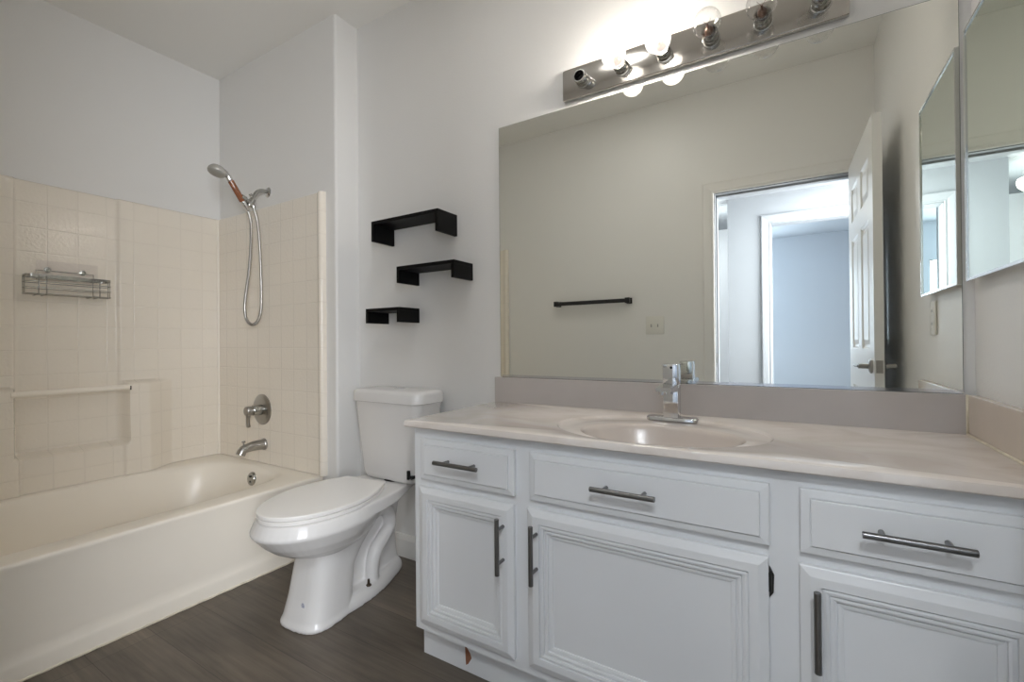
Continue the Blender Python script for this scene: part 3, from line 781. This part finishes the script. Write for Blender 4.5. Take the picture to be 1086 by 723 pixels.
    for i, w in enumerate((0.010, 0.016, 0.013)):
        R = []
        for e in (0.0, 0.0012):
            R.append([TP(0.6375+e-0.0018*i*0+0.0, 0.030+a, 0.098-i*0.006+b) for a, b in ((-w/2, -0.0018), (w/2, -0.0018), (w/2, 0.0018), (-w/2, 0.0018))])
        loft(bm, R)
    obj('maker_mark', bm, M_MARK, t)
    rebase(t, TP(0.35, 0, 0))
toilet()

# ------------------------------------------------------------------ vanity
YV = -0.535
def rect_relief(bm, x0, x1, z0, z1, prof, y=YV):
    """concentric rectangular steps: prof = [(inset, height in front of the face)], plus a back"""
    R = []
    for d, h in prof:
        R.append([(x0+d, y-h, z0+d), (x1-d, y-h, z0+d), (x1-d, y-h, z1-d), (x0+d, y-h, z1-d)])
    loft(bm, R, cap0=True, cap1=True)
def bar_pull(a, b):
    """bar handle from a to b (on the plane in front of a panel), with two posts"""
    a, b = Vector(a), Vector(b); bm = bmesh.new(); d = (b-a).normalized(); l = (b-a).length
    lathe(bm, a, d, [(0, 0.0058), (0.0008, 0.0067), (l-0.0008, 0.0067), (l, 0.0058)], 14)
    for f in (0.20, 0.80):
        p = a+d*l*f
        lathe(bm, p, (0, 1, 0), [(0, 0.0052), (0.036, 0.0052)], 10)
    return bm
def vanity():
    t = thing('vanity_cabinet', 'white painted bathroom vanity cabinet with three drawers over three doors', 'vanity')
    x0, x1 = 0.8276, XC-0.001
    bm = bmesh.new()
    zt, zb = 0.781, 0.112
    box(bm, x0, x0+0.016, YV+0.018, -0.001, zb, zt); box(bm, x1-0.016, x1, YV+0.018, -0.001, zb, zt)
    box(bm, x0+0.016, x1-0.016, YV+0.018, -0.001, zb, zb+0.016); box(bm, x0+0.016, x1-0.016, -0.012, -0.001, zb, zt)
    # face frame
    bays = [(0.884, 1.203), (1.283, 1.846), (1.937, 2.272)]
    xs = [x0, 0.884, 1.203, 1.283, 1.846, 1.937, 2.272, x1]
    for a, b in ((xs[0], xs[1]), (xs[2], xs[3]), (xs[4], xs[5]), (xs[6], xs[7])): box(bm, a, b, YV, YV+0.018, zb, zt)
    for a, b in bays:
        for c, d in ((zb, 0.165), (0.572, 0.630), (0.728, zt)): box(bm, a, b, YV, YV+0.018, c, d)
    obj('carcass', bm, M_CAB, t)
    bm = bmesh.new(); box(bm, 0.822, x1, -0.4917, -0.480, 0.0, zb); box(bm, 0.822, 0.834, -0.480, -0.001, 0.0, zb)
    tk = obj('toe_kick', bm, M_CAB, t)
    bm = bmesh.new(); q = [(0.997, 0.085), (1.001, 0.020), (1.010, 0.026), (1.0235, 0.048), (1.018, 0.062)]
    loft(bm, [[(x, -0.4918-e, z) for x, z in q] for e in (0, 0.0006)])
    obj('bare_wood_chip', bm, M_WOOD, tk)['label'] = 'bare brown wood where the white paint is chipped off'
    DPROF = [(0, 0.0005), (0, 0.013), (0.002, 0.0145), (0.0165, 0.0165), (0.0168, 0.0142), (0.0184, 0.0142), (0.0188, 0.0200), (0.0200, 0.0208)]
    for a, b, pa, pb in ((0.865, 1.222, 0.953, 1.119), (1.2735, 1.864, 1.469, 1.631), (1.920, 2.2885, 2.020, 2.180)):
        bm = bmesh.new(); rect_relief(bm, a, b, 0.614, 0.747, DPROF)
        d = obj('drawer', bm, M_CAB, t)
        obj('handle', bar_pull((pa, -0.589, 0.6855), (pb, -0.589, 0.6855)), M_PULL, d, True, 40)
    PROF = [(0, 0.0005), (0, 0.0125), (0.002, 0.014), (0.017, 0.0195), (0.019, 0.0200), (0.0372, 0.0200), (0.0376, 0.0135), (0.0396, 0.0135), (0.0402, 0.0165), (0.045, 0.0178), (0.0500, 0.0165), (0.0506, 0.0112), (0.0524, 0.0112),
            (0.0530, 0.0135), (0.058, 0.0140), (0.0620, 0.0125), (0.0626, 0.0075), (0.0644, 0.0075), (0.0650, 0.0095), (0.070, 0.0088), (0.0744, 0.0075), (0.0750, 0.0048)]
    for a, b, px, hs in ((0.857, 1.219, 1.1875, -1), (1.2655, 1.861, 1.297, 1), (1.918, 2.2885, 1.9475, 1)):
        bm = bmesh.new(); rect_relief(bm, a, b, 0.143, 0.5885, PROF)
        d = obj('door', bm, M_CAB, t)
        obj('handle', bar_pull((px, -0.589, 0.395), (px, -0.589, 0.556)), M_PULL, d, True, 40)
        xh = a-0.001 if hs < 0 else b+0.001
        for zc in (0.205, 0.533):
            bm = bmesh.new()
            if hs < 0: lathe(bm, (xh-0.0006, YV-0.006, zc-0.024), (0, 0, 1), [(0, 0.0035), (0.048, 0.0035)], 8)
            else:
                pr = [(0, -0.034), (0.008, -0.022), (0.0095, 0.016), (0.003, 0.030), (0, 0.034)]
                loft(bm, [[(xh+p, YV-h, zc+q) for p, q in pr] for h in (0.0002, 0.004)])
                lathe(bm, (xh+0.002, YV-0.0062, zc-0.020), (0, 0, 1), [(0, 0.0035), (0.040, 0.0035)], 8)
            obj('hinge', bm, M_HINGE, d, True, 40)
    rebase(t, ((x0+x1)/2, -0.27, 0))
vanity()

def countertop():
    t = thing('countertop', 'beige cultured marble countertop with a moulded oval sink, on the white vanity', 'countertop')
    x0, x1, y0, y1 = 0.8069, XC-0.002, -0.565, -0.001
    z = 0.8033; zb = 0.7815
    N = 48
    per = [(x1, y0+(y1-y0)*k/N) for k in range(N)] + [(x1+(x0-x1)*k/N, y1) for k in range(N)] + [(x0, y1+(y0-y1)*k/N) for k in range(N)] + [(x0+(x1-x0)*k/N, y0) for k in range(N)]
    cx, cy = 1.568, -0.322
    an = [math.atan2((y-cy), (x-cx)) for x, y in per]
    # parametric ellipse angle so that points stay evenly spread
    def ell(a, b, zz, c=(cx, cy)):
        out = []
        for (x, y) in per:
            q = math.atan2((y-cy)/0.235, (x-cx)/0.76); out.append((c[0]+a*math.cos(q), c[1]+b*math.sin(q), zz))
        return out
    def rim(o, zz):
        out = []
        for x, y in per:
            xx = x+(o if x < x0+1e-6 else 0); yy = y+(o if y < y0+1e-6 else 0); out.append((xx, yy, zz))
        return out
    bm = bmesh.new()
    loft(bm, [rim(0.003, zb), rim(0.0, zb+0.003), rim(0.0, z-0.007), rim(0.002, z-0.002), rim(0.006, z),
              ell(0.300, 0.224, z), ell(0.298, 0.222, z-0.0008), ell(0.294, 0.218, z-0.0050), ell(0.290, 0.214, z-0.0066), ell(0.25, 0.185, z-0.0060, (1.576, -0.340)), ell(0.224, 0.160, z-0.0050, (1.585, -0.372)), ell(0.222, 0.158, z-0.0052, (1.585, -0.372))], cap0=False, cap1=False)
    obj('counter_slab', bm, M_MARBLE, t, True, 40)
    bm = bmesh.new(); c = (1.586, -0.376)
    loft(bm, [ell(0.222, 0.158, z-0.0052, (1.585, -0.372)), ell(0.216, 0.151, z-0.0065, (1.586, -0.374)), ell(0.212, 0.147, z-0.010, c), ell(0.206, 0.141, z-0.02, c), ell(0.192, 0.130, z-0.05, c), ell(0.165, 0.112, z-0.09, c), ell(0.12, 0.08, z-0.122, c), ell(0.06, 0.045, z-0.134, c), ell(0.024, 0.024, z-0.137, c)], cap0=False, cap1=True)
    bs = obj('sink_basin', bm, M_BASIN, t, True, 60)
    obj('drain', L((c[0], c[1], z-0.137), (0, 0, 1), [(0.001, 0.022), (0.003, 0.021), (0.004, 0.016), (0.002, 0.0)], 20, cap1=False), M_CHROME, bs, True, 40)
    obj('backsplash', B(x0, XC-0.0212, -0.020, -0.001, z-0.001, 0.9091, 0.002), M_SPLASH, t)
    obj('caulk_bead', T([(XC-0.0215, -0.021, 0.9085), (XC-0.0215, -0.021, 0.806), (XC-0.0225, -0.023, 0.8045), (XC-0.0215, -0.30, 0.8045), (XC-0.0215, -0.563, 0.8045)], 0.0034, 8), M_CAULK, t, True)
    rebase(t, ((x0+x1)/2, -0.28, zb))
countertop()
o = obj('side_splash', B(XC-0.020, XC-0.001, -0.563, -0.0215, 0.8035, 0.9085, 0.002), M_SIDESP)
tag(o, 'beige marble side splash strip against the right wall at the counter end', 'side splash')

def faucet():
    t = thing('faucet', 'square chrome single lever faucet behind the sink basin', 'faucet')
    cx, cy, z = 1.573, -0.132, 0.8000
    bm = bmesh.new()
    loft(bm, [rrect(cx-0.080, cx+0.080, cy-0.025, cy+0.025, z, 0.018), rrect(cx-0.080, cx+0.080, cy-0.025, cy+0.025, z+0.008, 0.018), rrect(cx-0.077, cx+0.077, cy-0.022, cy+0.022, z+0.012, 0.016)])
    obj('base_plate', bm, M_CHROME, t, True, 40)
    obj('column', B(cx-0.0235, cx+0.0235, cy-0.024, cy+0.022, z+0.011, 0.916, 0.003), M_CHROME, t, True, 40)
    # sloping flat spout
    bm = bmesh.new(); R = []
    for y, zl, zh in ((cy+0.015, 0.896, 0.921), (cy-0.024, 0.895, 0.921), (cy-0.07, 0.899, 0.918), (cy-0.118, 0.903, 0.915)):
        R.append([(cx-0.0225, y, zl), (cx+0.0225, y, zl), (cx+0.0225, y, zh), (cx-0.0225, y, zh)])
    loft(bm, R)
    bmesh.ops.bevel(bm, geom=bm.edges[:], offset=0.0012, segments=2, affect='EDGES')
    sp = obj('spout', bm, M_CHROME, t, True, 40)
    obj('aerator', L((cx-0.006, cy-0.102, 0.905), (0, 0, -1), [(0, 0.011), (0.012, 0.011), (0.013, 0.008)], 18), M_CHROME, sp, True, 40)
    bm = bmesh.new(); box(bm, cx-0.0235, cx+0.0235, cy-0.026, cy+0.024, 0.9195, 0.983, 0.003); 
    lv = obj('lever', bm, M_CHROME, t, True, 40)
    obj('temperature_dot', L((cx+0.004, cy-0.0262, 0.972), (0, -1, 0), [(0, 0.0042), (0.0008, 0.0040)], 14), M_DARK, lv)
    bm = bmesh.new(); box(bm, cx-0.024, cx-0.016, cy-0.040, cy-0.02, 0.978, 0.982, 0.001)
    obj('lever_tab', bm, M_CHROME, lv)
    rebase(t, (cx, cy, z))
faucet()

# ------------------------------------------------------------------ big mirror
def big_mirror():
    t = thing('wall_mirror', 'large frameless mirror over the vanity backsplash', 'mirror')
    x0, x1, z0, z1 = 0.8303, 2.2985, 0.9108, 1.9863
    bm = bmesh.new(); bm.faces.new([bm.verts.new(p) for p in ((x0+.001, -0.006, z0+.001), (x1-.001, -0.006, z0+.001), (x1-.001, -0.006, z1-.001), (x0+.001, -0.006, z1-.001))])
    obj('mirror_glass', bm, M_MIRROR, t)
    bm = bmesh.new()
    box(bm, x0, x1, -0.0059, -0.0008, z0, z1)
    obj('mirror_back', bm, M_EDGE, t)
    bm = bmesh.new(); box(bm, x0+0.01, x1-0.0, -0.0085, -0.0065, z0-0.0012, z0+0.009); box(bm, x0+0.01, x1, -0.0085, -0.0008, z0-0.0016, z0-0.0003)
    obj('bottom_channel', bm, M_CHROME, t)
    rebase(t, ((x0+x1)/2, 0, z0))
big_mirror()

# ------------------------------------------------------------------ mirrored medicine cabinet
def med_cabinet():
    t = thing('medicine_cabinet', 'slim mirrored medicine cabinet with chrome frame on the right wall', 'cabinet')
    xf, ya, yb, z0, z1 = 2.2985, -0.464, -0.044, 1.205, 1.857
    obj('cabinet_box', B(xf+0.004, XC-0.0005, ya+0.006, yb-0.006, z0+0.006, z1-0.006), M_PLATE, t)
    bm = bmesh.new(); bm.faces.new([bm.verts.new((xf+0.001, y, z)) for y, z in ((ya+.004, z0+.004), (yb-.004, z0+.004), (yb-.004, z1-.004), (ya+.004, z1-.004))])
    obj('mirror_door', bm, M_MIRROR2, t)
    bm = bmesh.new(); w = 0.0075
    box(bm, xf-0.002, xf+0.010, ya, ya+w, z0, z1, 0.001); box(bm, xf-0.002, xf+0.010, yb-w, yb, z0, z1, 0.001)
    box(bm, xf-0.002, xf+0.010, ya+w, yb-w, z0, z0+w, 0.001); box(bm, xf-0.002, xf+0.010, ya+w, yb-w, z1-w, z1, 0.001)
    obj('frame', bm, M_CHROME, t)
    rebase(t, (XC, (ya+yb)/2, z0))
med_cabinet()

# ------------------------------------------------------------------ vanity light bar
def light_bar():
    t = thing('vanity_light', 'polished steel light bar with globe bulbs above the big mirror', 'light fixture')
    x0, x1, z0, z1 = 1.142, 2.062, 2.0078, 2.1275
    bm = bmesh.new(); box(bm, x0, x1, -0.022, -0.0006, z0, z1, 0.004, 3)
    obj('housing', bm, M_BAR, t, True, 40)
    zc = 2.063
    for k in range(6):
        x = 1.2305+0.1524*k
        s = L((x, -0.022, zc), (0, -1, 0), [(0, 0.0285), (0.003, 0.0285), (0.004, 0.0250), (0.020, 0.0250), (0.021, 0.0243), (0.023, 0.0250), (0.040, 0.0250), (0.044, 0.0240), (0.044, 0.0195), (0.012, 0.0185), (0.012, 0.0)], 24, cap1=False)
        so = obj('socket', s, M_DCHROME, t, True, 35)
        if k == 0:
            so['label'] = 'empty chrome socket with no bulb'
            obj('socket_contact', L((x, -0.0345, zc), (0, -1, 0), [(0, 0.0180), (0.001, 0.0158), (0.0015, 0.006), (0.006, 0.005), (0.007, 0.0)], 16, cap1=False), M_DARK, so)
            continue
        lit = k in (1, 2)
        c = Vector((x, -0.117, zc)); r = 0.0425
        prof = [(-0.052, 0.0150), (-0.047, 0.0160), (-0.042, 0.0185)]
        for a in range(0, 19):
            q = math.radians(150-150*a/18); prof.append((-0.0+r*math.cos(q), max(0.0, r*math.sin(q))))
        g = obj('light_bulb', L(c, (0, -1, 0), prof, 32, cap0=False, cap1=False), M_LITGLASS if lit else M_GLASS, t, True)
        g['label'] = 'lit clear globe bulb' if lit else 'unlit clear globe bulb'
        obj('screw_base', L(c, (0, -1, 0), [(-0.080, 0.010), (-0.076, 0.0145), (-0.052, 0.0145), (-0.048, 0.013)], 16), M_CHROME, g, True, 40)
        bm = bmesh.new()
        lathe(bm, c, (0, -1, 0), [(-0.050, 0.0145), (-0.040, 0.0145), (-0.030, 0.0105), (-0.026, 0.005), (-0.012, 0.0035), (-0.010, 0.0)], 12, cap1=False)
        for dx in (-0.012, 0.012): tube(bm, [c+Vector((0, 0.012, 0)), c+Vector((dx, -0.006, 0.006))], 0.0006, 5)
        obj('filament_stem', bm, M_COPPER, g, True, 40)
        if lit:
            bm = bmesh.new(); bmesh.ops.create_icosphere(bm, subdivisions=2, radius=0.015, matrix=Matrix.Translation(c+Vector((0, -0.006, 0.004))))
            obj('glowing_filament', bm, M_FIL, g, True)
            lo = add_light('bulb_glow', 'POINT', c+Vector((0, -0.006, 0.004)), BULB_W, BULB_C, t, shadow_soft_size=0.016)
    rebase(t, ((x0+x1)/2, 0, z0))
light_bar()

# ------------------------------------------------------------------ things on the front wall, seen in the mirror
def towel_bar():
    t = thing('towel_bar', 'matte black towel bar on the wall opposite the mirror, seen in the mirror', 'towel bar')
    z, ye = 1.358, YF+0.048
    obj('rail', B(0.32, 0.885, ye-0.013, ye+0.013, z-0.014, z+0.014, 0.002), M_BLACKM, t)
    for x in (0.302, 0.872):
        bm = bmesh.new(); box(bm, x, x+0.033, ye-0.017, ye+0.016, z-0.020, z+0.020, 0.002); box(bm, x+0.004, x+0.029, YF+0.0005, ye-0.012, z-0.013, z+0.013, 0.001)
        box(bm, x-0.004, x+0.037, YF+0.0003, YF+0.007, z-0.021, z+0.021, 0.001)
        obj('end_post', bm, M_BLACKM, t)
    rebase(t, (0.6, YF, z))
towel_bar()
def switch_plate():
    t = thing('light_switch', 'double toggle switch plate beside the door casing, seen in the mirror', 'light switch')
    xa, xb, za, zb = 1.008, 1.134, 1.110, 1.238
    obj('cover_plate', B(xa, xb, YF+0.0003, YF+0.006, za, zb, 0.002), M_PLATE, t, True, 40)
    for x in (1.046, 1.092):
        bm = bmesh.new(); loft(bm, [[(x-0.004, YF+0.005, 1.162), (x+0.004, YF+0.005, 1.162), (x+0.004, YF+0.005, 1.184), (x-0.004, YF+0.005, 1.184)], [(x-0.003, YF+0.016, 1.160), (x+0.003, YF+0.016, 1.160), (x+0.003, YF+0.014, 1.170), (x-0.003, YF+0.014, 1.170)]])
        obj('toggle', bm, plain('toggle_grey', (0.35, 0.35, 0.33), 0.4), t)
    rebase(t, (1.069, YF, za))
switch_plate()
def outlet(x, y, z, nrm, label, w=0.070, h=0.115):
    t = thing('wall_outlet', label, 'outlet')
    def bx(d0, d1, a0, a1, c0, c1, bev=0.0):
        bm = bmesh.new()
        if nrm == 'x': box(bm, x-d1, x-d0, y+a0, y+a1, z+c0, z+c1, bev)
        else: box(bm, x+a0, x+a1, y+d0, y+d1, z+c0, z+c1, bev)
        return bm
    obj('cover_plate', bx(0.0003, 0.006, -w/2, w/2, -h/2, h/2, 0.002), M_PLATE, t, True, 40)
    for c in (-0.022, 0.022):
        f = obj('receptacle', bx(0.005, 0.0072, -0.016, 0.016, c-0.014, c+0.014, 0.001), M_PLATE, t)
        for a in (-0.006, 0.006): obj('slot', bx(0.0071, 0.0075, a-0.001, a+0.001, c-0.002, c+0.007), M_DARK, f)
    rebase(t, (x, y, z-h/2))
outlet(XC, -0.42, 1.128, 'x', 'cream wall outlet on the right wall below the medicine cabinet, seen in the mirror')
outlet(2.56, -5.30, 0.505, 'y', 'white wall outlet low on the far bedroom wall, seen through the doorway in the mirror')
